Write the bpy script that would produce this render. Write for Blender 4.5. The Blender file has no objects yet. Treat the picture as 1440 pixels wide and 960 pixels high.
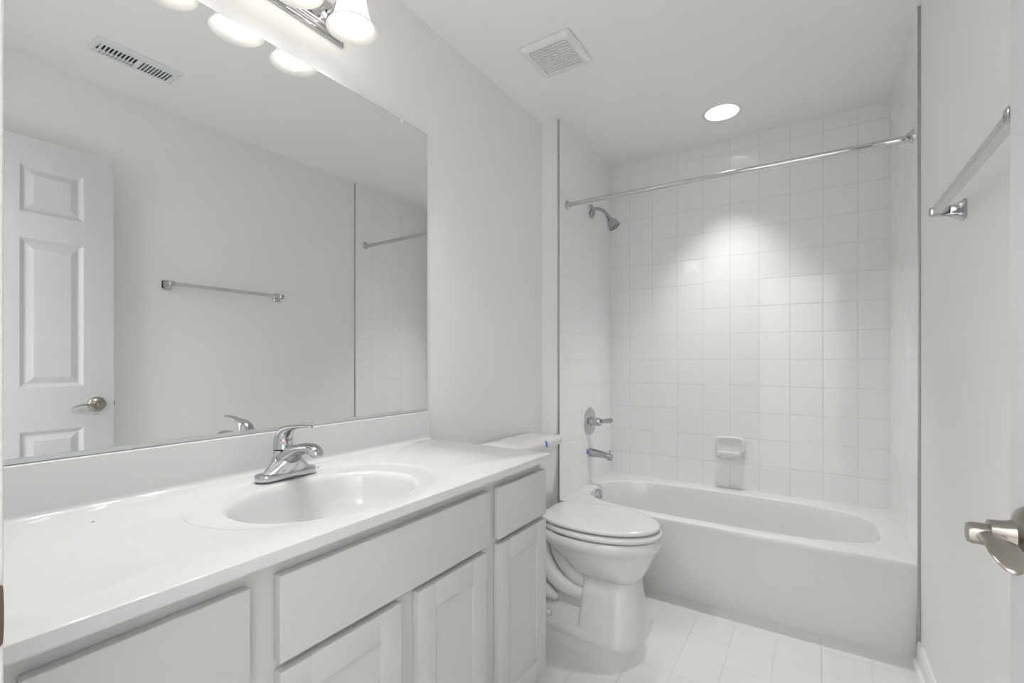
import bpy, bmesh, math, random
from mathutils import Vector, Matrix
PI = math.pi
random.seed(4)
sc = bpy.context.scene
C = sc.collection

# ------------------------------------------------------------------ camera, world, exposure, large lights
XA, XR, YN, YT, YB, H = 0.109, 1.597, 0.078, 2.2765, 3.038, 2.44
XW = 1.606                                   # painted face of the right wall
cd = bpy.data.cameras.new('camera'); cam = bpy.data.objects.new('camera', cd); C.objects.link(cam)
cam.location = (1.2729, 0.0, 1.1242)
cam.rotation_euler = (PI/2, 0, math.radians(32.90))
cd.sensor_width = 36; cd.lens = 656.03/1440*36
cd.shift_y = 26.5/1440; cd.clip_start = 0.02
sc.camera = cam
w = bpy.data.worlds.new('world'); sc.world = w; w.use_nodes = True
w.node_tree.nodes['Background'].inputs[0].default_value = (0.97, 0.985, 1.0, 1)
w.node_tree.nodes['Background'].inputs[1].default_value = 3.4
sc.view_settings.view_transform = 'Standard'; sc.view_settings.look = 'None'
sc.view_settings.gamma = 1; sc.view_settings.use_curve_mapping = False
sc.view_settings.exposure = 0.26
sc.cycles.use_denoising = True
sc.cycles.max_bounces = 14; sc.cycles.diffuse_bounces = 9; sc.cycles.glossy_bounces = 8
sc.cycles.sample_clamp_indirect = 60
VANITY_W, CAN_W, HALL_FILL_W = 13.5, 60.0, 11.0
SHADE_W = 11.0

def lamp(name, kind, loc, power, size, color=(1, .99, .978), rot=None, parent=None):
    l = bpy.data.lights.new(name, kind); l.energy = power; l.color = color
    if kind in ('POINT', 'SPOT'): l.shadow_soft_size = size
    else: l.shape = 'RECTANGLE'; l.size, l.size_y = size
    o = bpy.data.objects.new(name, l); C.objects.link(o)
    if parent:
        o.parent = parent; loc = Vector(loc) - parent.location
    o.location = loc
    if rot: o.rotation_euler = rot
    return o
# added fill light in the unseen hallway, brightening the room through the doorway
lamp('hall_fill', 'AREA', (1.1, -0.75, 2.42), HALL_FILL_W, (0.9, 0.5), (1, .98, .95))

# ------------------------------------------------------------------ materials
def mat(name, col, rough=.5, metal=0.0, spec=.5, bump=None, coat=0.0):
    m = bpy.data.materials.new(name); m.use_nodes = True
    nt = m.node_tree; b = nt.nodes['Principled BSDF']
    b.inputs['Base Color'].default_value = (*col, 1); b.inputs['Roughness'].default_value = rough
    b.inputs['Metallic'].default_value = metal; b.inputs['Specular IOR Level'].default_value = spec
    if coat: b.inputs['Coat Weight'].default_value = coat; b.inputs['Coat Roughness'].default_value = .04
    if bump:
        scale, strength = bump
        tc = nt.nodes.new('ShaderNodeTexCoord'); n = nt.nodes.new('ShaderNodeTexNoise'); bp = nt.nodes.new('ShaderNodeBump')
        n.inputs['Scale'].default_value = scale; n.inputs['Detail'].default_value = 3
        bp.inputs['Strength'].default_value = strength; bp.inputs['Distance'].default_value = .002
        nt.links.new(tc.outputs['Object'], n.inputs['Vector']); nt.links.new(n.outputs['Fac'], bp.inputs['Height'])
        nt.links.new(bp.outputs['Normal'], b.inputs['Normal'])
    return m

def tile_mat(name, col, grout, ax, off, step, joint=.0024, rough=.05, bumps=.35, wave=.17, tilt=.022):
    """square glazed tiles: ax = the two object axes (0,1,2), off/step = joint positions along them"""
    m = mat(name, col, rough, spec=.5); nt = m.node_tree; N = nt.nodes; L = nt.links
    b = N['Principled BSDF']
    tc = N.new('ShaderNodeTexCoord'); sp = N.new('ShaderNodeSeparateXYZ'); L.new(tc.outputs['Object'], sp.inputs[0])
    def math_(op, a, b2=None, c=None):
        n = N.new('ShaderNodeMath'); n.operation = op
        for i, v in enumerate((a, b2, c)):
            if v is None: continue
            if isinstance(v, (int, float)): n.inputs[i].default_value = v
            else: L.new(v, n.inputs[i])
        return n.outputs[0]
    dist, cells = [], []
    for k in range(2):
        q = math_('DIVIDE', math_('SUBTRACT', sp.outputs[ax[k]], off[k]), step[k])
        fl = math_('FLOOR', q); fr = math_('SUBTRACT', q, fl)
        e = math_('MULTIPLY', math_('MINIMUM', fr, math_('SUBTRACT', 1.0, fr)), step[k])
        dist.append(e); cells.append((fl, fr))
    d = math_('MINIMUM', dist[0], dist[1])
    mr = N.new('ShaderNodeMapRange'); mr.interpolation_type = 'SMOOTHSTEP'
    mr.inputs['From Min'].default_value = joint*.5; mr.inputs['From Max'].default_value = joint*.5+.0022
    L.new(d, mr.inputs['Value'])
    mc = N.new('ShaderNodeMapRange'); mc.inputs['From Min'].default_value = joint*.35; mc.inputs['From Max'].default_value = joint*.7
    L.new(d, mc.inputs['Value'])
    mix = N.new('ShaderNodeMix'); mix.data_type = 'RGBA'
    L.new(mc.outputs[0], mix.inputs[0]); mix.inputs[6].default_value = (*grout, 1); mix.inputs[7].default_value = (*col, 1)
    L.new(mix.outputs[2], b.inputs['Base Color'])
    L.new(math_('MULTIPLY_ADD', math_('SUBTRACT', 1.0, mc.outputs[0]), .12, rough), b.inputs['Roughness'])
    # each tile leans a hair differently, glaze is slightly wavy
    cx = N.new('ShaderNodeCombineXYZ'); L.new(cells[0][0], cx.inputs[0]); L.new(cells[1][0], cx.inputs[1])
    wn = N.new('ShaderNodeTexWhiteNoise'); L.new(cx.outputs[0], wn.inputs['Vector'])
    sc2 = N.new('ShaderNodeSeparateXYZ'); L.new(wn.outputs['Color'], sc2.inputs[0])
    t = math_('ADD', math_('MULTIPLY', math_('SUBTRACT', sc2.outputs[0], .5), cells[0][1]),
              math_('MULTIPLY', math_('SUBTRACT', sc2.outputs[1], .5), cells[1][1]))
    no = N.new('ShaderNodeTexNoise'); no.inputs['Scale'].default_value = 9; no.inputs['Detail'].default_value = 1
    L.new(tc.outputs['Object'], no.inputs['Vector'])
    h = math_('ADD', math_('MULTIPLY', mr.outputs[0], bumps), math_('ADD', math_('MULTIPLY', t, tilt*60), math_('MULTIPLY', no.outputs['Fac'], wave*4)))
    bp = N.new('ShaderNodeBump'); bp.inputs['Distance'].default_value = .0012; bp.inputs['Strength'].default_value = 1
    L.new(h, bp.inputs['Height']); L.new(bp.outputs['Normal'], b.inputs['Normal'])
    return m

M = {}
M['wall'] = mat('wall_paint', (.845, .84, .83), .75, spec=.25, bump=(160, .12))
M['ceiling'] = mat('ceiling_paint', (.885, .882, .874), .85, spec=.2, bump=(120, .12))
M['trim'] = mat('trim_paint', (.80, .80, .79), .35)
M['door'] = mat('door_paint', (.59, .602, .606), .38)
M['cab'] = mat('cabinet_paint', (.575, .575, .567), .42)
M['marble'] = mat('cultured_marble', (.665, .665, .665), .10, coat=.15)
M['tub'] = mat('enamel', (.70, .70, .698), .10, coat=.3)
M['china'] = mat('vitreous_china', (.72, .715, .705), .08, coat=.4)
M['seat'] = mat('seat_plastic', (.68, .677, .665), .16)
M['chrome'] = mat('chrome', (.56, .56, .57), .06, 1.0)
M['chrome_b'] = mat('chrome_soft', (.46, .46, .47), .12, 1.0)
M['chrome_bar'] = mat('chrome_bright', (.74, .74, .74), .10, 1.0)
M['chrome_rod'] = mat('chrome_rod', (.60, .60, .60), .10, 1.0)
M['nickel'] = mat('satin_nickel', (.40, .37, .34), .28, 1.0)
M['bronze'] = mat('strike_metal', (.30, .22, .18), .35, 1.0)
M['mirror'] = mat('mirror_silver', (.88, .89, .883), .0, 1.0)
M['glass_edge'] = mat('mirror_edge', (.16, .18, .17), .3)
M['edge_metal'] = mat('tile_edge_metal', (.50, .50, .49), .32, 1.0)
M['plastic'] = mat('white_plastic', (.82, .82, .80), .35)
M['register'] = mat('register_enamel', (.74, .77, .79), .35)
M['dark'] = mat('shade_and_dark_parts', (.05, .055, .06), .8)
M['grille_back'] = mat('grille_shade', (.07, .07, .07), .8)
M['rubber'] = mat('dark_rubber', (.04, .04, .04), .6)
M['tape'] = mat('blue_tape', (.03, .20, .48), .5)
M['red'] = mat('red_dot', (.5, .03, .03), .4)
M['crumb'] = mat('grit', (.18, .17, .16), .8)
M['channel'] = mat('mirror_channel', (.62, .65, .64), .35, .5)
M['clear'] = mat('clear_clip', (.85, .85, .86), .12)
M['floor'] = tile_mat('floor_tile', (.69, .687, .683), (.56, .555, .545), (0, 1), (.540, 1.718), (.1513, .1505), joint=.0030, rough=.22, bumps=.18, wave=.12, tilt=.010)
TZ = .3647+.147
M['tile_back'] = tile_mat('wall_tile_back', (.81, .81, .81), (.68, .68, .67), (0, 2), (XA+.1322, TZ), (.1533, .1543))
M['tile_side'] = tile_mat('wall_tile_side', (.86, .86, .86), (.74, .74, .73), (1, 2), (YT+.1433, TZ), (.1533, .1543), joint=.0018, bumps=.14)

def emit(name, col, s):
    m = bpy.data.materials.new(name); m.use_nodes = True; nt = m.node_tree
    nt.nodes.remove(nt.nodes['Principled BSDF']); e = nt.nodes.new('ShaderNodeEmission')
    e.inputs[0].default_value = (*col, 1); e.inputs[1].default_value = s
    nt.links.new(e.outputs[0], nt.nodes['Material Output'].inputs[0]); return m
M['bulb'] = emit('lit_bulb', (1, .985, .965), VANITY_W)
M['canlens'] = emit('lit_can_lens', (1, .99, .97), 4.0)
g = bpy.data.materials.new('opal_glass'); g.use_nodes = True; nt = g.node_tree
b = nt.nodes['Principled BSDF']; b.inputs['Base Color'].default_value = (.93, .93, .92, 1); b.inputs['Roughness'].default_value = .12
tr = nt.nodes.new('ShaderNodeBsdfTranslucent'); tr.inputs[0].default_value = (.95, .94, .92, 1)
mx = nt.nodes.new('ShaderNodeMixShader'); mx.inputs[0].default_value = .72
nt.links.new(b.outputs[0], mx.inputs[1]); nt.links.new(tr.outputs[0], mx.inputs[2])
nt.links.new(mx.outputs[0], nt.nodes['Material Output'].inputs[0]); M['opal'] = g

# ------------------------------------------------------------------ mesh helpers
class MB:
    def __init__(s): s.v = []; s.f = []; s.mi = []
    def add(s, verts, faces, mi=0):
        o = len(s.v); s.v += [tuple(p) for p in verts]; s.f += [tuple(i+o for i in f) for f in faces]; s.mi += [mi]*len(faces)
        return s
    def box(s, x0, x1, y0, y1, z0, z1, bev=0.0, mi=0):
        if bev <= 0:
            v = [(x, y, z) for x in (x0, x1) for y in (y0, y1) for z in (z0, z1)]
            return s.add(v, [(0, 1, 3, 2), (4, 6, 7, 5), (0, 4, 5, 1), (2, 3, 7, 6), (0, 2, 6, 4), (1, 5, 7, 3)], mi)
        bm = bmesh.new(); bmesh.ops.create_cube(bm, size=1)
        bm.transform(Matrix.Translation(((x0+x1)/2, (y0+y1)/2, (z0+z1)/2)) @ Matrix.Diagonal((x1-x0, y1-y0, z1-z0, 1)))
        bmesh.ops.bevel(bm, geom=bm.edges[:], offset=bev, segments=3, profile=.5, affect='EDGES')
        bm.verts.index_update()
        s.add([v.co[:] for v in bm.verts], [[v.index for v in f.verts] for f in bm.faces], mi); bm.free(); return s
    def loft(s, rings, cap0=True, cap1=True, closed=True, mi=0):
        n = len(rings[0]); v = [p for r in rings for p in r]; f = []
        for i in range(len(rings)-1):
            for j in range(n if closed else n-1):
                k = (j+1) % n
                f.append((i*n+j, i*n+k, (i+1)*n+k, (i+1)*n+j))
        if cap0: f.append(tuple(reversed(range(n))))
        if cap1: f.append(tuple((len(rings)-1)*n+j for j in range(n)))
        return s.add(v, f, mi)
    def lathe(s, prof, c, axis=(0, 0, 1), n=40, cap0=False, cap1=False, mi=0):
        """prof: (radius, height along axis)"""
        a = Vector(axis).normalized(); u = a.orthogonal().normalized(); w_ = a.cross(u); c = Vector(c)
        rings = [[tuple(c + a*h + (u*math.cos(t)+w_*math.sin(t))*r) for t in [2*PI*k/n for k in range(n)]] for r, h in prof]
        return s.loft(rings, cap0, cap1, mi=mi)
    def tube(s, path, r, n=20, up=(0, 0, 1), cap=True, mi=0):
        """r per point: number or (side, up) half sizes"""
        P = [Vector(p) for p in path]; rings = []
        if not isinstance(r, (list, tuple)): r = [r]*len(P)
        for i, p in enumerate(P):
            t = (P[min(i+1, len(P)-1)]-P[max(i-1, 0)]).normalized()
            side = t.cross(Vector(up)); side = side.normalized() if side.length > 1e-5 else Vector((0, 1, 0))
            u = side.cross(t).normalized(); a, b_ = r[i] if isinstance(r[i], (list, tuple)) else (r[i], r[i])
            rings.append([tuple(p+side*math.cos(q)*a+u*math.sin(q)*b_) for q in [2*PI*k/n for k in range(n)]])
        return s.loft(rings, cap, cap, mi=mi)
    def build(s, name, mats, parent=None, smooth=35, label=None, sub=0, bevel=0):
        me = bpy.data.meshes.new(name); off = Vector((0, 0, 0)); q = parent
        while q is not None: off += q.location; q = q.parent
        me.from_pydata([tuple(Vector(p)-off) for p in s.v], [], s.f)
        for m in (mats if isinstance(mats, (list, tuple)) else [mats]): me.materials.append(m)
        for p, i in zip(me.polygons, s.mi): p.material_index = i
        bm = bmesh.new(); bm.from_mesh(me); bmesh.ops.remove_doubles(bm, verts=bm.verts, dist=1e-6)
        bmesh.ops.recalc_face_normals(bm, faces=bm.faces); bm.to_mesh(me); bm.free()
        if smooth: me.shade_smooth(); me.set_sharp_from_angle(angle=math.radians(smooth))
        o = bpy.data.objects.new(name, me); C.objects.link(o)
        if parent: o.parent = parent
        if label: o['label'] = label
        if bevel:
            m = o.modifiers.new('bevel', 'BEVEL'); m.width = bevel; m.segments = 3; m.limit_method = 'ANGLE'; m.angle_limit = math.radians(40); m.harden_normals = False
        if sub:
            m = o.modifiers.new('sub', 'SUBSURF'); m.levels = m.render_levels = sub
        return o
def thing(name, label, cat, loc):
    o = bpy.data.objects.new(name, None); C.objects.link(o); o.location = loc; o.empty_display_size = .05
    o['label'] = label; o['category'] = cat; return o
def tag(o, label, cat): o['label'] = label; o['category'] = cat; return o
def struct(o): o['kind'] = 'structure'; return o
def spow(a, p): return math.copysign(abs(a)**p, a)
def sell(cx, cy, a, b_, n, z, N=96, ph=0.0):
    """superellipse ring in xy"""
    return [(cx+a*spow(math.cos(t), 2/n), cy+b_*spow(math.sin(t), 2/n), z) for t in [2*PI*k/N+ph for k in range(N)]]
def rect_ring(x0, x1, y0, y1, z, inner):
    """rectangle ring whose points lie on rays from the centre of the inner ring; corners included"""
    cx = sum(p[0] for p in inner)/len(inner); cy = sum(p[1] for p in inner)/len(inner); out = []
    for p in inner:
        dx, dy = p[0]-cx, p[1]-cy
        t = min(((x1 if dx > 0 else x0)-cx)/dx if abs(dx) > 1e-9 else 1e9, ((y1 if dy > 0 else y0)-cy)/dy if abs(dy) > 1e-9 else 1e9)
        out.append([cx+dx*t, cy+dy*t, z])
    for X in (x0, x1):
        for Y in (y0, y1):
            q = min(out, key=lambda o: (o[0]-X)**2+(o[1]-Y)**2); q[0], q[1] = X, Y
    return [tuple(q) for q in out]
def smooth_path(pts, k=6):
    P = [Vector(p) for p in pts]; out = []
    for i in range(len(P)-1):
        a, b_, c, d = P[max(i-1, 0)], P[i], P[i+1], P[min(i+2, len(P)-1)]
        for j in range(k):
            t = j/k
            out.append(.5*((2*b_)+(c-a)*t+(2*a-5*b_+4*c-d)*t*t+(-a+3*b_-3*c+d)*t**3))
    return out+[P[-1]]
def lerp_list(vals, k=6):
    """catmull on numbers or pairs, same sampling as smooth_path"""
    V = [v if isinstance(v, (tuple, list)) else (v, v) for v in vals]
    q = smooth_path([(a, b_, 0) for a, b_ in V], k); return [(max(p.x, 1e-4), max(p.y, 1e-4)) for p in q]

# ------------------------------------------------------------------ room shell
T = .10
struct(MB().box(-T, 0, -.04, YB+.12, 0, H).build('wall_left', M['wall'], smooth=0))
struct(MB().box(XW, XW+T, -1.4, YB+.12, 0, H).build('wall_right', M['wall'], smooth=0))
struct(MB().box(0, XA-.009, YT, YB+.009, 0, H).build('wall_alcove_return', M['wall'], smooth=0))
struct(MB().box(0, XW, YB+.009, YB+.12, 0, H).build('wall_back', M['wall'], smooth=0))
# tiled surfaces of the bath alcove
struct(MB().box(XA-.009, XR+.009, YB, YB+.009, .365, H).build('wall_tile_back', M['tile_back'], smooth=0))
struct(MB().box(XA-.009, XA, YT, YB, .365, H).box(XA-.009, XA, YT, YT+.03, .0, .365).build('wall_tile_left', M['tile_side'], smooth=0))
struct(MB().box(XR, XW, YT, YB, .365, H).box(XR, XW, YT, YT+.01, .0, .365).build('wall_tile_right', M['tile_side'], smooth=0))
struct(MB().box(XA-.012, XA+.001, YT-.003, YT+.0005, .0, H-.002, .0008).build('trim_1', M['edge_metal']))
struct(MB().box(XR-.001, XW+.0005, YT-.003, YT+.0005, .083, H-.002, .0008).build('trim_2', M['edge_metal']))
# near wall with the doorway
DJ, DH = .758, 1.512
nw = MB().box(-T, DJ-.02, -.04, YN, 0, H).box(DH+.02, XW, -.04, YN, 0, H).box(DJ-.02, DH+.02, -.04, YN, 2.08, H)
struct(nw.build('wall_near', M['wall'], smooth=0))
jm = MB().box(DJ-.02, DJ, -.04, YN, 0, 2.08).box(DH, DH+.02, -.04, YN, 0, 2.08).box(DJ, DH, -.04, YN, 2.06, 2.08)
struct(jm.build('trim_3', M['trim'], smooth=0, bevel=.0015))
cs = MB()
for x0, x1 in ((DJ-.066, DJ-.006), (DH+.006, DH+.066)): cs.box(x0, x1, YN, YN+.011, 0, 2.12, .003)
cs.box(DJ-.066, DH+.066, YN, YN+.011, 2.066, 2.126, .003)
struct(cs.build('trim_4', M['trim']))
struct(MB().box(-T, XW+T, -1.4, YB+.12, -.06, 0).build('floor', M['floor'], smooth=0))
# ceiling with the round opening of the recessed light
CX, CY, CR = .863, 2.685, .083
hole = [(CX+CR*math.cos(t), CY+CR*math.sin(t), H) for t in [2*PI*k/96 for k in range(96)]]
outer = rect_ring(-T, XW+T, -1.4, YB+.12, H, hole)
struct(MB().loft([hole, outer, [(x, y, H+.02) for x, y, z in outer], [(x, y, H+.02) for x, y, z in hole]], False, False).build('ceiling', M['ceiling'], smooth=0))
struct(MB().box(-T, XW+T, -1.5, -1.4, -.06, H+.02).build('wall_hall', M['wall'], smooth=0))
# baseboards: moulded profile run along the wall
def baseboard(name, pts_axis, x0, dirx, y0, y1):
    prof = [(0, 0), (.024, 0), (.024, .012), (.018, .017), (.0125, .019), (.0125, .064), (.009, .070), (.0105, .074), (.006, .083), (0, .083)]
    r = []
    for y in (y0, y1): r.append([(x0+dirx*a, y, z) for a, z in prof])
    return struct(MB().loft(r).build(name, M['trim'], smooth=0))
baseboard('baseboard_right', None, XW, -1, YN+.012, YT-.0035)
baseboard('baseboard_left', None, 0, 1, 1.36, YT)

# ------------------------------------------------------------------ entrance door, swung open against the right wall
Y0, Y1, XF, XB = YN+.004, .8155, 1.476, 1.511
dr = MB()
ys = [Y0, Y0+.106, Y0+.306, Y1-.306, Y1-.106, Y1]
zs = [.012, .25, .827, 1.011, 1.631, 1.739, 1.939, 2.05]
dr.box(XF, XB, ys[0], ys[1], zs[0], zs[-1]); dr.box(XF, XB, ys[4], ys[5], zs[0], zs[-1]); dr.box(XF, XB, ys[2], ys[3], zs[0], zs[-1])
for a in (0, 2, 4, 6):
    for p in (1, 3): dr.box(XF, XB, ys[p], ys[p+1], zs[a], zs[a+1])
def ring_yz(x, y0, y1, z0, z1, d): return [(x, y0+d, z0+d), (x, y1-d, z0+d), (x, y1-d, z1-d), (x, y0+d, z1-d)]
for p in (1, 3):
    for a in (1, 3, 5):
        q = (ys[p], ys[p+1], zs[a], zs[a+1])
        dr.loft([ring_yz(XF, *q, 0), ring_yz(XF+.004, *q, .005), ring_yz(XF+.011, *q, .014), ring_yz(XF+.011, *q, .019), ring_yz(XF+.0025, *q, .042), ring_yz(XF+.0025, *q, .046)], False, True)
        dr.box(XB-.006, XB, q[0], q[1], q[2], q[3])
door = struct(dr.build('door_1', M['door'], smooth=0))
hy, hz = Y1-.061, .926
hd = MB().lathe([(.0, .0), (.033, 0), (.033, .003), (.029, .008), (.022, .011), (.0165, .013), (.0145, .02), (.0138, .033)], (XF, hy, hz), (-1, 0, 0), n=48, cap1=True)
hd = hd.build('door_handle', M['nickel'], door, 40)
pth = smooth_path([(1.446, hy+.013, hz-.004), (1.443, hy-.004, hz-.005), (1.441, hy-.03, hz-.001), (1.440, hy-.055, hz+.002), (1.440, hy-.078, hz-.003), (1.4405, hy-.092, hz-.011), (1.4405, hy-.096, hz-.014)])
lv = MB().lathe([(.0132, 0), (.0135, .001), (.0128, .004), (.0124, .02), (.0122, .030), (.0105, .0335), (0, .0345)], (XF-.018, hy, hz-.004), (-1, 0, 0), n=40, cap0=True)
lv.tube(pth, lerp_list([(.009, .009), (.012, .008), (.0125, .0055), (.0135, .0042), (.0135, .0034), (.008, .0026), (.002, .001)]), n=20)
lv.build('lever', M['nickel'], hd, 40)
MB().box(1.483, 1.504, Y1-.0005, Y1+.0015, hz-.028, hz+.028).box(1.488, 1.499, Y1, Y1+.008, hz-.009, hz+.009, .002).build('door_latch', M['bronze'], door)
for z in (.2, 1.03, 1.85):
    MB().lathe([(.006, 0), (.006, .09)], (XB+.004, YN+.013, z), (0, 0, 1), n=16, cap0=True, cap1=True).build('hinge', M['nickel'], door)
# strike plate on the latch jamb
sp = MB().box(DJ, DJ+.0018, .020, YN+.002, .900, .960, .0006)
sp.tube(smooth_path([(DJ+.001, YN+.000, .93), (DJ-.001, YN+.005, .93), (DJ-.006, YN+.010, .93)], 4), [(.026-.004*(i/8)**2, .0009) for i in range(9)], n=16, up=(1, 0, 0))
tag(sp.build('strike_plate', M['bronze']), 'dark bronze strike plate let into the white door jamb', 'strike plate')

# ------------------------------------------------------------------ bathtub
ZR = .365
tubx, tuby, ta, tb = .845, 2.645, .675, .288
top = sell(tubx, tuby, ta, tb, 3.4, ZR, 128)
def R(dx0, dx1, dy0, dy1, z): return rect_ring(XA+dx0, XR-dx1, YT+dy0, YB-dy1, z, top)
t = thing('bathtub', 'white alcove bathtub with plain apron below the tiled walls', 'bathtub', (tubx, tuby, 0))
m = MB()
rings = [R(0, 0, .022, 0, 0), R(0, 0, .022, 0, .05), R(0, 0, .014, 0, .18), R(0, 0, .006, 0, .30), R(0, 0, .002, 0, .338), R(0, 0, 0, 0, .345), R(0, 0, 0, 0, .356), R(0, 0, .003, 0, .3625), R(0, 0, .009, 0, ZR),
         sell(tubx, tuby, ta+.012, tb+.012, 3.4, ZR, 128), sell(tubx, tuby, ta+.004, tb+.004, 3.4, ZR-.0015, 128), sell(tubx, tuby, ta-.004, tb-.004, 3.4, ZR-.007, 128),
         sell(tubx, tuby, ta-.012, tb-.010, 3.3, ZR-.03, 128), sell(tubx-.01, tuby, ta-.03, tb-.024, 3.2, .24, 128), sell(tubx-.03, tuby, ta-.07, tb-.045, 3.0, .12, 128),
         sell(tubx-.04, tuby, ta-.10, tb-.07, 2.9, .075, 128), sell(tubx-.05, tuby, ta-.16, tb-.12, 2.6, .058, 128), sell(tubx-.06, tuby, ta-.35, tb-.2, 2.2, .055, 128)]
m.loft(rings, False, True)
tub = m.build('tub_shell', M['tub'], t, 30)
MB().lathe([(0, .013), (.012, .013), (.016, .010), (.020, .011), (.024, .016), (.0335, .016), (.037, .011), (.037, 0)], (.184, 2.628, .316), (1, 0, .10), n=40).build('overflow_plate', M['chrome'], t)
MB().lathe([(.04, 0), (.036, .003), (.024, .002), (.022, .006), (0, .007)], (.36, tuby, .0545), (0, 0, 1), n=32).build('drain', M['chrome'], t)

# ------------------------------------------------------------------ shower fittings
t = thing('curtain_rod', 'straight chrome shower curtain rod spanning the alcove above the tub', 'curtain rod', (XA, 2.367, 1.993))
MB().tube([(XA+.004, 2.366, 1.996), (XR-.11, 2.368, 1.990)], .0115).build('rod', M['chrome_rod'], t)
MB().tube([(XR-.125, 2.368, 1.990), (XR-.122, 2.368, 1.990), (XR-.004, 2.369, 1.989)], [.0115, .0135, .0135]).build('sleeve', M['chrome_rod'], t)
for X, s_ in ((XA, 1), (XR, -1)):
    MB().lathe([(.026, 0), (.026, .004), (.022, .009), (.015, .013), (.0145, .02)], (X, 2.3675, 1.994), (s_, 0, 0), cap0=True, cap1=True).build('end_flange', M['chrome'], t)
t = thing('shower_fixture', 'small chrome shower head on a bent arm under the rod', 'shower head', (XA, 2.70, 2.05))
MB().lathe([(.029, 0), (.029, .003), (.026, .008), (.013, .012)], (XA, 2.70, 2.064), (1, 0, 0), cap0=True, cap1=True).build('flange', M['chrome_b'], t)
MB().lathe([(.018, 0), (.027, .001), (.029, .005), (.024, .011), (.012, .014)], (XA+.008, 2.70, 2.036), (1, 0, -.25), cap0=True, cap1=True).build('flange', M['chrome_b'], t)
ap = smooth_path([(XA, 2.70, 2.062), (.14, 2.70, 2.060), (.172, 2.70, 2.052), (.200, 2.70, 2.030), (.222, 2.70, 1.996)])
MB().tube(ap, .0098, up=(0, 1, 0)).build('shower_arm', M['chrome_b'], t)
ax_ = Vector((.52, 0, -.85)); c0 = (.214, 2.70, 2.010)
hd = MB().lathe([(.011, 0), (.013, .002), (.013, .016), (.010, .019), (.012, .026), (.016, .030), (.016, .036), (.022, .044), (.031, .058), (.036, .074), (.037, .088), (.035, .094), (.032, .094)], c0, ax_, n=48, cap0=True).build('head', M['chrome_b'], t, 30)
fc = Vector(c0)+ax_.normalized()*.089
MB().lathe([(.0325, .004), (.030, .002), (.0, .002)], fc, ax_, n=40).build('face', M['rubber'], hd)
nz = MB(); u = ax_.normalized().orthogonal().normalized(); v = ax_.normalized().cross(u)
for rr, nn in ((.009, 6), (.018, 10), (.026, 14)):
    for k in range(nn):
        a = 2*PI*k/nn; nz.lathe([(.0022, .001), (.0018, .005), (0, .0055)], fc+(u*math.cos(a)+v*math.sin(a))*rr, ax_, n=8)
o = nz.build('nozzle', M['plastic'], hd); o['kind'] = 'stuff'
t = thing('shower_valve', 'round chrome shower valve with lever handle on the left tiled wall', 'valve', (XA, 2.683, .748))
MB().lathe([(.086, 0), (.086, .003), (.080, .008), (.060, .012), (.040, .014), (.036, .018)], (XA, 2.683, .748), (1, 0, 0), n=64, cap0=True, cap1=True).build('escutcheon', M['chrome'], t)
MB().lathe([(.030, .010), (.029, .022), (.023, .028), (.023, .040), (.026, .044), (.026, .066), (.021, .074), (0, .078)], (XA, 2.683, .748), (1, 0, 0), n=40).build('hub', M['chrome'], t)
MB().tube(smooth_path([(.160, 2.68, .748), (.178, 2.695, .750), (.203, 2.715, .752), (.226, 2.732, .755), (.238, 2.738, .757)]), lerp_list([(.010, .012), (.008, .011), (.009, .014), (.009, .015), (.004, .007)])).build('handle', M['chrome_b'], t)
t = thing('tub_spout', 'chrome tub spout with diverter knob below the shower valve', 'spout', (XA, 2.683, .553))
MB().tube(smooth_path([(XA, 2.683, .556), (.112, 2.683, .556), (.16, 2.683, .554), (.20, 2.683, .550), (.232, 2.683, .545), (.250, 2.683, .540), (.256, 2.683, .538)]), lerp_list([(.026, .028), (.026, .028), (.024, .024), (.022, .020), (.021, .018), (.018, .016), (.010, .010)]), n=28).lathe([(.016, 0), (.0155, .020), (.013, .022), (.012, .018)], (.238, 2.683, .542), (.12, 0, -1), n=28).build('spout_body', M['chrome_b'], t, 50)
MB().lathe([(.003, 0), (.003, .012), (.0075, .014), (.008, .021), (.005, .025), (0, .026)], (.240, 2.683, .557), (0, 0, 1), n=20).build('diverter_knob', M['chrome'], t)
tag(MB().box(XA, XA+.0012, 2.635, 2.652, .553, .583).build('tape_piece', M['tape']), 'tiny blue tape scrap on the wall tile beside the tub spout', 'tape')
# soap dish: tile-in ceramic holder
t = MB(); sx0, sx1, sz0, sz1 = .775, .935, .548, .671
def rr_xz(y, d, n=5, z0=None, z1=None, N=64):
    a, b_ = (sx1-sx0)/2-d, ((z1 or sz1)-(z0 or sz0))/2-d; cx, cz = (sx0+sx1)/2, ((z0 or sz0)+(z1 or sz1))/2
    return [(cx+a*spow(math.cos(q), 2/n), y, cz+b_*spow(math.sin(q), 2/n)) for q in [2*PI*k/N for k in range(N)]]
t.loft([rr_xz(YB-.0005, 0), rr_xz(YB-.009, 0), rr_xz(YB-.014, .004), rr_xz(YB-.015, .011), rr_xz(YB-.011, .017), rr_xz(YB-.007, .022), rr_xz(YB-.006, .03)], True, True)
shelf = []
for y, d in ((YB-.004, .0), (YB-.03, .002), (YB-.05, .008), (YB-.060, .02)):
    shelf.append((y, d))
outl = []
NN = 41
def shelf_pt(s_, e):   # e: outward offset from the wall along the front curve
    x = sx0+.004+(sx1-sx0-.008)*s_; q = abs(2*s_-1)
    return x, YB-.010-e*(1-q**6)**.5
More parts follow.
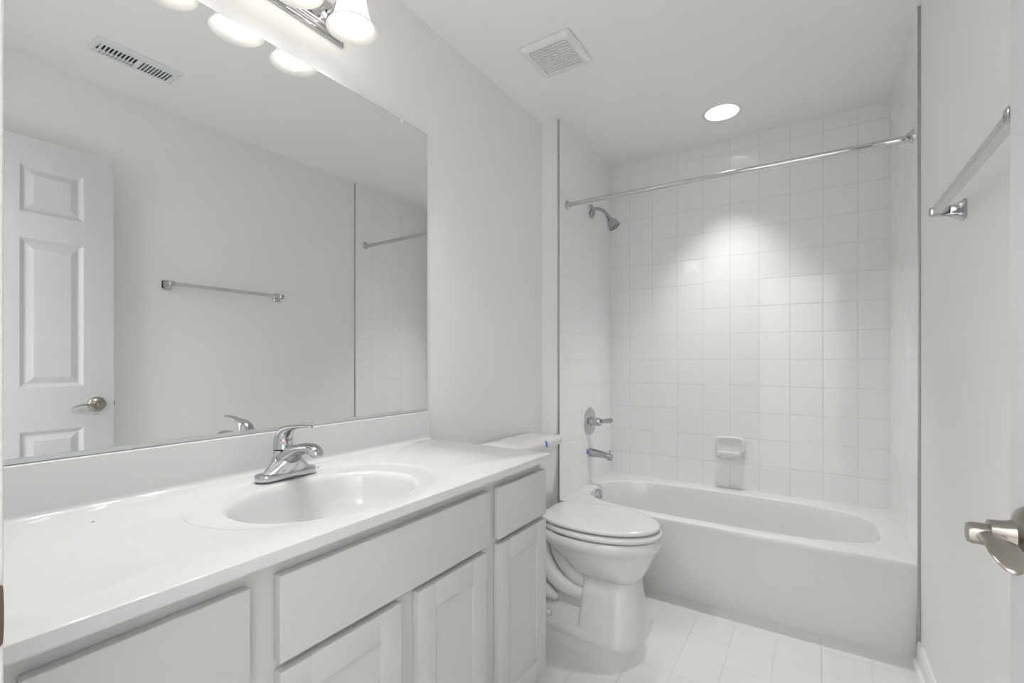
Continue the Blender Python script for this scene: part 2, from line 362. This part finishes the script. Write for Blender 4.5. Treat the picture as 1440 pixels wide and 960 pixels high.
for z, e in ((.552, .012), (.549, .030), (.551, .044), (.560, .054), (.574, .058), (.588, .058), (.592, .055), (.590, .050), (.584, .046), (.582, .034), (.583, .016)):
    outl.append([(*shelf_pt(k/(NN-1), e), z+.003*math.sin(k*1.1)*(1 if .05 < k/(NN-1) < .95 and z < .57 else 0)) for k in range(NN)]+[(*((sx1-.004), YB-.004), z), (*((sx0+.004), YB-.004), z)])
t.loft(outl, True, True)
tag(t.build('soap_dish', M['china'], smooth=50), 'white ceramic soap dish set in the back tile wall above the tub', 'soap dish')

# ------------------------------------------------------------------ toilet
TY = 1.902
def egg(xb, xf, hw, z, hb=.62, n=2.0, N=72, yc=TY):
    """outline: elliptical nose to +x, squarish back; hb = back half-width share"""
    xm = xb+(xf-xb)*.46; out = []
    for k in range(N):
        a = 2*PI*k/N; c, s_ = math.cos(a), math.sin(a)
        if c >= 0: out.append((xm+(xf-xm)*c, yc+hw*s_, z))
        else:
            x = xm+(xm-xb)*spow(c, .62); q = (xm-x)/(xm-xb)
            y = hw*(1-(1-hb)*q**2.2)*spow(s_, .42) if q < 1 else 0
            out.append((x, yc+y, z))
    return out
def ped_(x0, x1, hw, z, n=3.0, N=72):
    out = []; cx, a = (x0+x1)/2, (x1-x0)/2
    for k in range(N):
        t_ = 2*PI*k/N; c, s_ = math.cos(t_), math.sin(t_); m_ = n if c > 0 else n*2.6
        out.append((cx+a*spow(c, 2/m_), TY+hw*spow(s_, 2/m_), z))
    return out
t = thing('toilet', 'white two-piece toilet with closed oval lid between vanity and tub', 'toilet', (.40, TY, 0))
m = MB()
m.loft([ped_(.47, .655, .095, .21), ped_(.462, .672, .108, .228), ped_(.445, .684, .120, .238), ped_(.41, .700, .138, .256, 2.4), egg(.35, .718, .155, .294, .85), egg(.29, .732, .168, .328, .8),
        egg(.26, .742, .175, .347, .8), egg(.252, .746, .178, .3525, .8), egg(.246, .752, .183, .358, .8), egg(.243, .754, .185, .378, .8), egg(.243, .753, .184, .392, .8), egg(.248, .747, .178, .399, .8)])
# front pedestal
m.loft([ped_(.462, .664, .100, .26), ped_(.456, .668, .105, .225), ped_(.453, .675, .119, .16, 2.8), ped_(.450, .686, .138, .09, 2.8), ped_(.448, .695, .153, .045, 2.8), ped_(.447, .701, .164, .018, 2.8), ped_(.446, .705, .171, .005, 2.8), ped_(.446, .706, .172, 0, 2.8)])
# foot and inner web
def foot(hw, x1, z, x0=.10): return sell((x0+x1)/2, TY, (x1-x0)/2, hw, 6, z, 96)
m.loft([foot(.170, .56, 0), foot(.171, .56, .006), foot(.1695, .558, .022), foot(.166, .555, .028), foot(.158, .55, .032), foot(.100, .54, .040), foot(.074, .52, .070)])
m.loft([sell(.30, TY, .19, .072, 4, .05), sell(.30, TY, .18, .060, 4, .22), sell(.29, TY, .17, .062, 4, .30), sell(.25, TY, .17, .09, 4, .345), sell(.22, TY, .17, .12, 4, .365), sell(.22, TY, .175, .125, 4, .396)])
# trapway bulges on both flanks
for s_ in (-1, 1):
    y = TY+s_*.058
    m.tube(smooth_path([(.315, y, .335), (.335, y+s_*.012, .285), (.375, y+s_*.018, .235), (.43, y+s_*.018, .20), (.49, y+s_*.005, .185)]), lerp_list([(.03, .028), (.032, .028), (.034, .026), (.034, .024), (.030, .022)]), up=(0, 1, 0))
    m.tube(smooth_path([(.25, y, .31), (.262, y+s_*.012, .255), (.30, y+s_*.020, .195), (.36, y+s_*.020, .155), (.43, y+s_*.012, .138), (.50, y, .135)]), lerp_list([(.035, .034), (.036, .036), (.038, .036), (.036, .033), (.034, .028), (.03, .026)]), up=(0, 1, 0))
    m.tube(smooth_path([(.12, y, .14), (.20, y+s_*.016, .128), (.27, y+s_*.022, .110), (.325, y+s_*.012, .085)]), lerp_list([(.036, .036), (.038, .036), (.034, .032), (.02, .02)]), up=(0, 1, 0))
m.build('bowl', M['china'], t, 45)
for s_ in (-1, 1):
    MB().lathe([(.017, 0), (.017, .008), (.0145, .016), (.007, .021), (0, .022)], (.315, TY+s_*.136, .036), (0, s_*.25, 1), n=28).build('bolt_cap', M['china'], t)
# seat, lid, hinges
m = MB(); zs_ = .4035
m.loft([egg(.262, .752, .181, zs_+.001, .72), egg(.257, .758, .187, zs_+.005, .72), egg(.256, .760, .189, zs_+.013, .72), egg(.259, .757, .186, zs_+.020, .72), egg(.268, .746, .175, zs_+.0235, .72)])
m.build('seat', M['seat'], t, 60)
m = MB(); zl = zs_+.0295
m.loft([egg(.254, .744, .173, zl, .80), egg(.250, .750, .179, zl+.004, .80), egg(.249, .751, .180, zl+.011, .80), egg(.252, .747, .176, zl+.0165, .80), egg(.262, .734, .163, zl+.0195, .80), egg(.32, .67, .10, zl+.0215, .80), egg(.42, .56, .03, zl+.022, .80)])
m.build('lid', M['seat'], t, 60)
for s_ in (-1, 1):
    m = MB().tube([(.243, TY+s_*.075-.022, zs_+.016), (.243, TY+s_*.075+.022, zs_+.016)], .0115)
    m.box(.231, .262, TY+s_*.075-.02, TY+s_*.075+.02, zs_-.004, zs_+.012, .004)
    m.build('seat_hinge', M['seat'], t)
# rubber bumpers fill the thin gaps under lid and seat
for x, y, z in ((.62, .12, zs_+.0225), (.62, -.12, zs_+.0225), (.34, .15, zs_+.0225), (.34, -.15, zs_+.0225)):
    MB().box(x-.01, x+.01, TY+y-.006, TY+y+.006, z, z+.007).build('bumper', M['seat'], t)
    MB().box(x-.01, x+.01, TY+y-.006, TY+y+.006, .398, .4055).build('bumper', M['seat'], t)
# tank
TT = 1.862
def tk(x0, x1, hw, z, bow=.012, N=96):
    out = []
    for k in range(N):
        a = 2*PI*k/N; c, s_ = spow(math.cos(a), 2/7), spow(math.sin(a), 2/7)
        x = (x0+x1)/2+(x1-x0)/2*c; y = TT+hw*s_
        if c > 0: x += bow*(1-s_*s_)*c
        out.append((x, y, z))
    return out
m = MB().loft([tk(.075, .150, .165, .392), tk(.055, .175, .185, .398), tk(.045, .190, .192, .42), tk(.035, .205, .208, .56), tk(.03, .216, .220, .70), tk(.03, .217, .221, .716)])
m.build('tank', M['china'], t, 40)
m = MB().loft([tk(.028, .220, .221, .716, .014), tk(.020, .231, .229, .720, .014), tk(.018, .234, .232, .727, .014), tk(.018, .234, .232, .744, .014), tk(.021, .229, .228, .7525, .014), tk(.03, .218, .222, .7565, .014), tk(.08, .16, .14, .7585, .008)])
m.build('tank_lid', M['china'], t, 40)
MB().lathe([(.012, 0), (.012, .01), (.008, .014)], (.222, TT-.165, .665), (1, 0, 0), n=20, cap1=True).tube(smooth_path([(.238, TT-.168, .665), (.246, TT-.15, .664), (.248, TT-.10, .655)]), lerp_list([.006, .006, .005])).build('flush_lever', M['chrome'], t)
def lid_x(y, hx=.234, bow=.014):
    q = abs((y-TT)/.232); c = (1-q**7)**(1/7); return (.018+hx)/2+(hx-.018)/2*c+bow*(1-q*q)*c
ty = [1.868+.0024*k for k in range(8)]
o = MB().loft([[(lid_x(y)+e, y, z) for y in ty] for e, z in ((.0012, .7275), (.0012, .744), (-.0035, .7525), (-.0075, .7552), (-.0080, .7545), (-.0040, .7515), (.0004, .7435), (.0004, .7275))], True, True).build('tape_strip', M['tape'])
tag(o, 'small blue tape strip stuck over the front edge of the toilet tank lid', 'tape')

# ------------------------------------------------------------------ vanity
VY0, VY1, ZC, VX = .082, 1.352, .821, .552
t = thing('vanity_cabinet', 'light grey shaker vanity cabinet with slab drawers along the mirror wall', 'cabinet', (.26, .72, 0))
FX = .517
m = MB()
CY1 = 1.342
m.box(.001, FX-.019, VY0+.001, VY0+.018, .10, .797); m.box(.001, FX-.019, CY1-.018, CY1, .0, .797)
m.box(.001, FX-.019, VY0+.018, CY1-.018, .10, .118); m.box(.001, .008, VY0+.018, CY1-.018, .118, .797)
m.box(.44, .455, VY0+.001, CY1-.018, .0, .10)                     # toe kick board
# face frame
for a, b_ in ((VY0+.001, .125), (.373, .455), (.698, .768), (1.000, 1.090), (1.300, CY1)): m.box(FX-.019, FX, a, b_, .10, .797)
for a, b_ in ((.125, .373), (.455, .698), (.768, 1.000), (1.090, 1.300)):
    m.box(FX-.019, FX, a, b_, .745, .797); m.box(FX-.019, FX, a, b_, .595, .645); m.box(FX-.019, FX, a, b_, .10, .14)
m.build('body', M['cab'], t, 0)
XD = .537
def slab(name, y0, y1, z0, z1, lab=None):
    return MB().box(FX+.0005, XD, y0, y1, z0, z1, .002).build(name, M['cab'], t, 40)
slab('drawer_front', .138, .389, .624, .769)
slab('false_front', .437, 1.028, .624, .769)
slab('drawer_front', 1.072, 1.343, .624, .769)
slab('drawer_front', .138, .389, .375, .610); slab('drawer_front', .138, .389, .115, .361)
def shaker(y0, y1, z0, z1, s_=.057):
    m = MB()
    m.box(FX+.0005, XD, y0, y0+s_, z0, z1, .0012); m.box(FX+.0005, XD, y1-s_, y1, z0, z1, .0012)
    m.box(FX+.0005, XD, y0+s_-.0002, y1-s_+.0002, z0, z0+s_, .0012); m.box(FX+.0005, XD, y0+s_-.0002, y1-s_+.0002, z1-s_, z1, .0012)
    d = m.build('door', M['cab'], t, 40)
    MB().box(FX+.003, XD-.007, y0+s_-.004, y1-s_+.004, z0+s_-.004, z1-s_+.004).build('door_panel', M['cab'], d, 0)
shaker(.437, .706, .115, .609); shaker(.757, 1.013, .115, .609); shaker(1.072, 1.343, .115, .609)

# countertop with integral oval bowl
SX, SY = .298, .692
t = thing('countertop_with_sink', 'glossy white countertop with integral oval sink and low backsplash', 'countertop', (.27, .72, ZC))
inn = sell(SX, SY, .216, .292, 2.15, ZC, 128)
def RC(x0, x1, y0, y1, z): return rect_ring(x0, x1, y0, y1, z, inn)
BX, BY = .338, .684
m = MB()
m.loft([RC(.012, VX-.035, VY0+.02, VY1-.02, .7975), RC(.002, VX-.003, VY0+.001, VY1-.003, .7975), RC(.0015, VX, VY0+.001, VY1, .801), RC(.0015, VX, VY0+.001, VY1, ZC-.006), RC(.0015, VX-.0018, VY0+.001, VY1-.0018, ZC-.0018), RC(.0015, VX-.006, VY0+.001, VY1-.006, ZC),
        inn, sell(SX, SY, .212, .288, 2.15, ZC-.0008, 128), sell(SX, SY, .208, .284, 2.15, ZC-.0030, 128), sell(SX+.001, SY, .203, .279, 2.15, ZC-.0036, 128),
        sell(BX-.012, BY, .174, .222, 2.1, ZC-.0040, 128)], False, False)
m.build('slab', M['marble'], t, 40)
m = MB()
bs = [(.174, .222, -.0040, .012), (.171, .218, -.0055, .011), (.167, .213, -.011, .009), (.163, .208, -.020, .007), (.158, .202, -.050, .004), (.149, .191, -.082, 0), (.129, .168, -.110, 0), (.088, .118, -.128, 0), (.028, .028, -.138, 0)]
m.loft([sell(BX-d, BY, a, b_, 2.1, ZC+z, 128) for a, b_, z, d in bs], False, False)
m.build('sink_basin', M['marble'], t, 60)
MB().lathe([(.034, .0), (.031, .003), (.022, .002), (.020, -.004), (.018, .004), (0, .006)], (BX, BY, ZC-.139), (0, 0, 1), n=32).build('drain', M['chrome'], t)
pr = [(.0015, ZC-.0005), (.036, ZC-.0005)]+[(.020+.014*(1-math.sin(a)), ZC+.014*(1-math.cos(a))+.0003) for a in [PI/2*k/8 for k in range(9)]]
pr = [(.0015, ZC+.0002), (.034, ZC+.0002)]+[(.034-.014*math.sin(a), ZC+.0002+.014*(1-math.cos(a))) for a in [PI/2*k/8 for k in range(1, 9)]]
pr += [(.020, .922), (.0194, .9255), (.017, .927), (.0015, .927)]
MB().loft([[(x, y, z) for x, z in pr] for y in (VY0+.001, VY1-.003)]).build('backsplash', M['marble'], t, 40)

# faucet
FY, FXc = .706, .112
t = thing('faucet', 'chrome single lever faucet on the back deck of the sink', 'faucet', (FXc, FY, ZC))
def stad(hx, hy, z, cx=FXc, n=3.0, N=64): return sell(cx, FY, hx, hy, n, z, N)
def stadium(r, hy, z, N=64):
    out = []
    for k in range(N):
        a = 2*PI*k/N; s_ = math.sin(a); out.append((FXc+r*math.cos(a), FY+(hy-r)*(1 if s_ > 1e-6 else -1 if s_ < -1e-6 else 0)+r*s_, z))
    return out
Z0 = ZC+.0002
m = MB().loft([stadium(.0265, .079, Z0), stadium(.028, .0805, Z0+.002), stadium(.028, .0805, Z0+.012), stadium(.0265, .079, Z0+.0150), stadium(.022, .073, Z0+.0160)])
m.build('base_plate', M['chrome'], t, 40)
# skirt rising from the plate into the column
def sk(cx, hx, hy, z, n=2.0): return sell(cx, FY, hx, hy, n, z, 48)
m = MB().loft([sk(.113, .0262, .071, Z0+.013, 1.9), sk(.114, .028, .062, Z0+.020, 1.8), sk(.116, .0315, .047, Z0+.034, 1.9), sk(.116, .035, .034, Z0+.048), sk(.108, .031, .028, Z0+.056), sk(.101, .0255, .0255, Z0+.058), sk(.097, .0245, .0245, Z0+.068)])
m.tube(smooth_path([(.100, FY, ZC+.040), (.130, FY, ZC+.054), (.165, FY, ZC+.072), (.200, FY, ZC+.081), (.226, FY, ZC+.081), (.244, FY, ZC+.073), (.249, FY, ZC+.064)]), lerp_list([(.034, .024), (.028, .023), (.022, .0175), (.0205, .014), (.0195, .013), (.016, .012), (.011, .006)]), n=28)
m.build('spout', M['chrome'], t, 60)
MB().lathe([(.0125, 0), (.0125, -.008), (.010, -.011), (0, -.0112)], (.236, FY, ZC+.076), (0.15, 0, 1), n=28).build('aerator', M['chrome'], t)
m = MB().tube(smooth_path([(.0965, FY, ZC+.070), (.0955, FY, ZC+.085), (.100, FY, ZC+.104), (.113, FY, ZC+.118), (.138, FY, ZC+.128), (.172, FY, ZC+.1345), (.208, FY, ZC+.1375), (.222, FY, ZC+.137)]),
                lerp_list([(.0245, .0245), (.0235, .0245), (.0215, .023), (.018, .016), (.013, .008), (.0115, .005), (.0095, .0035), (.004, .0018)]), n=28, up=(-.4, 0, 1))
hn = m.build('lever_handle', M['chrome'], t, 60)
MB().lathe([(.0035, 0), (.003, .0015), (0, .002)], (.1215, FY-.004, ZC+.096), (1, -.2, .1), n=14).build('temperature_dot', M['red'], hn)
MB().tube([(FXc-.030, FY, ZC+.012), (FXc-.030, FY, ZC+.05)], .0028).build('lift_rod', M['chrome'], t)
for (x, y, r_), lab in (((.092, .813, .0028), 'dark speck of grit on the counter just beyond the faucet'), ((.138, .308, .0022), 'tiny grey chip lying on the empty counter left of the sink')):
    m = MB().loft([[(x+r_*q*math.cos(a)*(1+.3*math.sin(3*a)), y+r_*q*1.3*math.sin(a), ZC+z) for a in [2*PI*k/10 for k in range(10)]] for q, z in ((1, .0002), (.9, .0012), (.4, .002))])
    tag(m.build('debris_speck', M['crumb'] if y > .5 else M['chrome_b']), lab, 'debris')

# ------------------------------------------------------------------ mirror
MY0, MY1, MZ0, MZ1 = .10, 1.347, .9345, 2.004
t = thing('wall_mirror', 'large frameless mirror covering the wall above the backsplash', 'mirror', (0, .72, MZ0))
MB().box(0.0005, .0065, MY0, MY1, MZ0, MZ1).build('glass_edge', M['glass_edge'], t, 0)
MB().add([(.0068, MY0+.001, MZ0+.001), (.0068, MY1-.001, MZ0+.001), (.0068, MY1-.001, MZ1-.001), (.0068, MY0+.001, MZ1-.001)], [(0, 1, 2, 3)]).build('mirror_surface', M['mirror'], t, 0)
MB().box(.0002, .0095, MY0, MY1+.0005, .9285, .9345).box(.0080, .0095, MY0, MY1+.0005, .9345, .9385).build('bottom_channel', M['channel'], t, 0)
for y in (.36, 1.214):
    m = MB().loft([[(.0068+.0035*math.sin(PI*i/6), y-.008+.016*k/8, MZ1-.010+.004*math.sin(PI*k/8)*-1+.022*i/6) for k in range(9)] for i in range(7)], False, False, closed=False)
    m.lathe([(.008, 0), (.008, .004), (.005, .0055), (0, .006)], (.0069, y, MZ1-.004), (1, 0, 0), n=20)
    m.lathe([(.005, 0), (.005, .006), (0, .0065)], (.0005, y, MZ1+.007), (1, 0, 0), n=16)
    m.build('mirror_clip', M['clear'], t)

# ------------------------------------------------------------------ vanity light
LY = [.527, .705, .883]
t = thing('vanity_light', 'chrome three-lamp vanity light with white bell glass shades above the mirror', 'wall light', (0, .705, 2.16))
PY0, PY1 = .449, .961
m = MB()
pz = [(.0, .0), (.0, .012), (.006, .014), (.010, .014), (.012, .022), (.018, .024), (.022, .024), (.024, .031), (.031, .033)]
def plate_ring(x, d): return [(x, PY0+d, 2.124+d), (x, PY1-d, 2.124+d), (x, PY1-d, 2.236-d), (x, PY0+d, 2.236-d)]
m.loft([plate_ring(x, d) for d, x in ((0, .0005), (0, .010), (.003, .012), (.009, .012), (.011, .018), (.014, .020), (.020, .020), (.022, .026), (.025, .028), (.034, .028))], True, True)
m.build('backplate', M['chrome'], t, 0)
LX, ZRIM = .150, 2.082
for y in LY:
    MB().tube(smooth_path([(.027, y, 2.178), (.050, y, 2.176), (.085, y, 2.19), (.118, y, 2.232), (.142, y, 2.250), (LX, y, 2.238)]), .006).lathe([(.020, 0), (.018, .004), (.008, .008)], (.028, y, 2.178), (1, 0, 0), n=24).build('arm', M['chrome'], t)
    MB().lathe([(.006, 2.246), (.018, 2.243), (.022, 2.236), (.022, 2.214), (.026, 2.210), (.026, 2.204)], (LX, y, 0), (0, 0, 1), n=32, cap0=True).build('socket_cup', M['chrome'], t)
    pf = [(.024, 2.208), (.030, 2.200), (.036, 2.184), (.040, 2.160), (.0445, 2.135), (.051, 2.112), (.061, 2.094), (.071, ZRIM)]
    m = MB().lathe(pf+[(.0715, ZRIM-.0008)]+[(r_-.0025, z) for r_, z in reversed(pf)], (LX, y, 0), (0, 0, 1), n=56)
    m.build('glass_shade', M['opal'], t, 60)
    MB().lathe([(.012, 2.204), (.013, 2.190), (.018, 2.176), (.0265, 2.158), (.0295, 2.140), (.027, 2.122), (.018, 2.109), (.0, 2.104)], (LX, y, 0), (0, 0, 1), n=32, cap0=True).build('bulb', M['bulb'], t, 60)

    so = lamp('vanity_lamp', 'SPOT', (LX, y, 2.078), SHADE_W, .016, parent=t)
    so.data.spot_size = math.radians(138); so.data.spot_blend = 1.0

# ------------------------------------------------------------------ recessed can light
t = thing('recessed_light', 'round lit recessed downlight in the ceiling above the tub', 'ceiling light', (CX, CY, H))
MB().lathe([(CR-.001, .02), (CR-.001, .0), (CR, -.003), (CR+.012, -.004), (CR+.018, -.0015), (CR+.018, .0)], (CX, CY, H), (0, 0, 1), n=72).build('trim_ring', M['plastic'], t, 50)
MB().lathe([(CR-.001, .0), (CR-.004, .03), (CR-.012, .07), (CR-.02, .10)], (CX, CY, H), (0, 0, 1), n=72).build('reflector', M['plastic'], t, 50)
MB().lathe([(0, .030), (.040, .034), (.066, .044), (.077, .058)], (CX, CY, H), (0, 0, 1), n=56).build('lens', M['canlens'], t, 50)
sl = lamp('can_lamp', 'SPOT', (CX, CY, H+.022), CAN_W, .022, parent=t)
sl.data.spot_size = math.radians(77); sl.data.spot_blend = 1.0

# ------------------------------------------------------------------ exhaust fan grille
fx0, fx1, fy0, fy1 = .231, .462, 1.666, 1.897
t = thing('exhaust_fan', 'square white exhaust fan grille in the ceiling above the toilet', 'exhaust fan', ((fx0+fx1)/2, (fy0+fy1)/2, H))
def sq(d, z, r_=6.0): return sell((fx0+fx1)/2, (fy0+fy1)/2, (fx1-fx0)/2-d, (fy1-fy0)/2-d, 24, z, 96)
MB().loft([sq(.004, H), sq(0, H-.006), sq(0, H-.010), sq(.006, H-.017), sq(.018, H-.021), sq(.027, H-.021), sq(.029, H-.015), sq(.029, H-.012)], False, False).build('frame', M['plastic'], t, 40)
MB().loft([sq(.027, H-.012), sq(.027, H-.010)]).build('shade_sheet', M['grille_back'], t, 0)  # dark sheet, the shade behind the slats put into its colour
gx0, gx1, gy0, gy1 = fx0+.029, fx1-.029, fy0+.029, fy1-.029; m = MB()
nS = 15; tot = (gx1-gx0)+(gy1-gy0)
def clipseg(c):     # line x - gx0 - (y - gy0) = c inside the square
    a = max(gx0, gx0+c); b_ = min(gx1, gx1+c)
    a = max(gx0, gx0+c); b_ = min(gx1, gx0+c+(gy1-gy0)); return a, b_
L_ = gx1-gx0
for k in range(-nS, nS+1):
    c = k*L_/nS; a, b_ = clipseg(c)
    if b_-a < .006: continue
    p0 = Vector((a, a-gx0-c+gy0, H-.0185)); p1 = Vector((b_, b_-gx0-c+gy0, H-.0185)); w_ = Vector((1, -1, 0)).normalized()*.0018
    m.add([p0-w_, p1-w_, p1+w_, p0+w_, p0-w_+Vector((0, 0, .006)), p1-w_+Vector((0, 0, .006)), p1+w_+Vector((0, 0, .006)), p0+w_+Vector((0, 0, .006))], [(0, 3, 2, 1), (4, 5, 6, 7), (0, 1, 5, 4), (2, 3, 7, 6), (1, 2, 6, 5), (3, 0, 4, 7)])
for k in range(1, 10): m.box(gx0, gx1, gy0+L_*k/10-.0022, gy0+L_*k/10+.0022, H-.0187, H-.012)
m.build('grille', M['plastic'], t, 0)

# ------------------------------------------------------------------ supply register in the ceiling (seen in the mirror)
rx0, rx1, ry0, ry1 = 1.171, 1.320, .672, .981
t = thing('air_vent', 'long white ceiling register near the wall with the towel bar', 'vent', ((rx0+rx1)/2, (ry0+ry1)/2, H))
ix0, ix1 = 1.212, 1.290
m = MB()
def rr(d, z): return [(rx0+d, ry0+d, z), (rx1-d, ry0+d, z), (rx1-d, ry1-d, z), (rx0+d, ry1-d, z)]
slots = [(.706+.0135*k, .706+.0135*k+.0085) for k in range(9)]+[(.842+.0128*k, .842+.0128*k+.0080) for k in range(9)]
m.loft([rr(0, H), rr(.0, H-.002), rr(.012, H-.008)], False, False)
m.box(rx0+.012, ix0, ry0+.012, ry1-.012, H-.008, H-.006); m.box(ix1, rx1-.012, ry0+.012, ry1-.012, H-.008, H-.006)
yy = [ry0+.012]+[q for s_ in slots for q in s_]+[ry1-.012]
for k in range(0, len(yy), 2): m.box(ix0, ix1, yy[k], yy[k+1], H-.008, H-.006)
m.build('face_plate', M['register'], t, 0)
MB().box(rx0+.02, rx1-.02, ry0+.02, ry1-.02, H-.0004, H-.0001).build('shade_sheet', M['dark'], t, 0)  # thin dark sheet under the closed ceiling, painted as the duct's shade
m = MB()
for k, (a, b_) in enumerate(slots):
    if k >= 9: m.add([(ix0, a-.001, H-.006), (ix1, a-.001, H-.006), (ix1, b_, H-.0008), (ix0, b_, H-.0008)], [(0, 1, 2, 3)])
    else: m.add([(ix0+.052, a, H-.004), (ix1, a, H-.004), (ix1, b_, H-.004), (ix0+.052, b_, H-.004)], [(0, 1, 2, 3)])
m.build('louver', M['register'], t, 0)
MB().box(1.236, 1.262, .692, .6965, H-.0105, H-.0080).build('damper_lever', M['dark'], t)
MB().lathe([(.003, 0), (.003, .0008)], (1.222, .6945, H-.009), (0, 0, 1), n=12, cap0=True, cap1=True).build('screw', M['dark'], t)

# ------------------------------------------------------------------ towel bar
t = thing('towel_bar', 'square chrome towel bar on the right wall beside the open door', 'towel bar', (XW, 1.375, 1.522))
for y in (1.076, 1.674):
    def sqr(x, hy_, hz_, zc=1.520): return [(x, y+hy_*spow(math.cos(a), .35), zc+hz_*spow(math.sin(a), .35)) for a in [2*PI*k/40 for k in range(40)]]
    m = MB().loft([sqr(XW, .024, .026), sqr(XW-.005, .024, .026), sqr(XW-.009, .020, .022), sqr(XW-.020, .014, .0155), sqr(XW-.034, .0122, .0125, 1.522), sqr(XW-.055, .012, .0118, 1.5235), sqr(XW-.0695, .012, .0118, 1.5235), sqr(XW-.0712, .0105, .0103, 1.5235)])
    m.build('post', M['chrome'], t, 40)
MB().box(XW-.067, XW-.049, 1.084, 1.666, 1.5145, 1.5325).build('bar', M['chrome_bar'], t, 0)
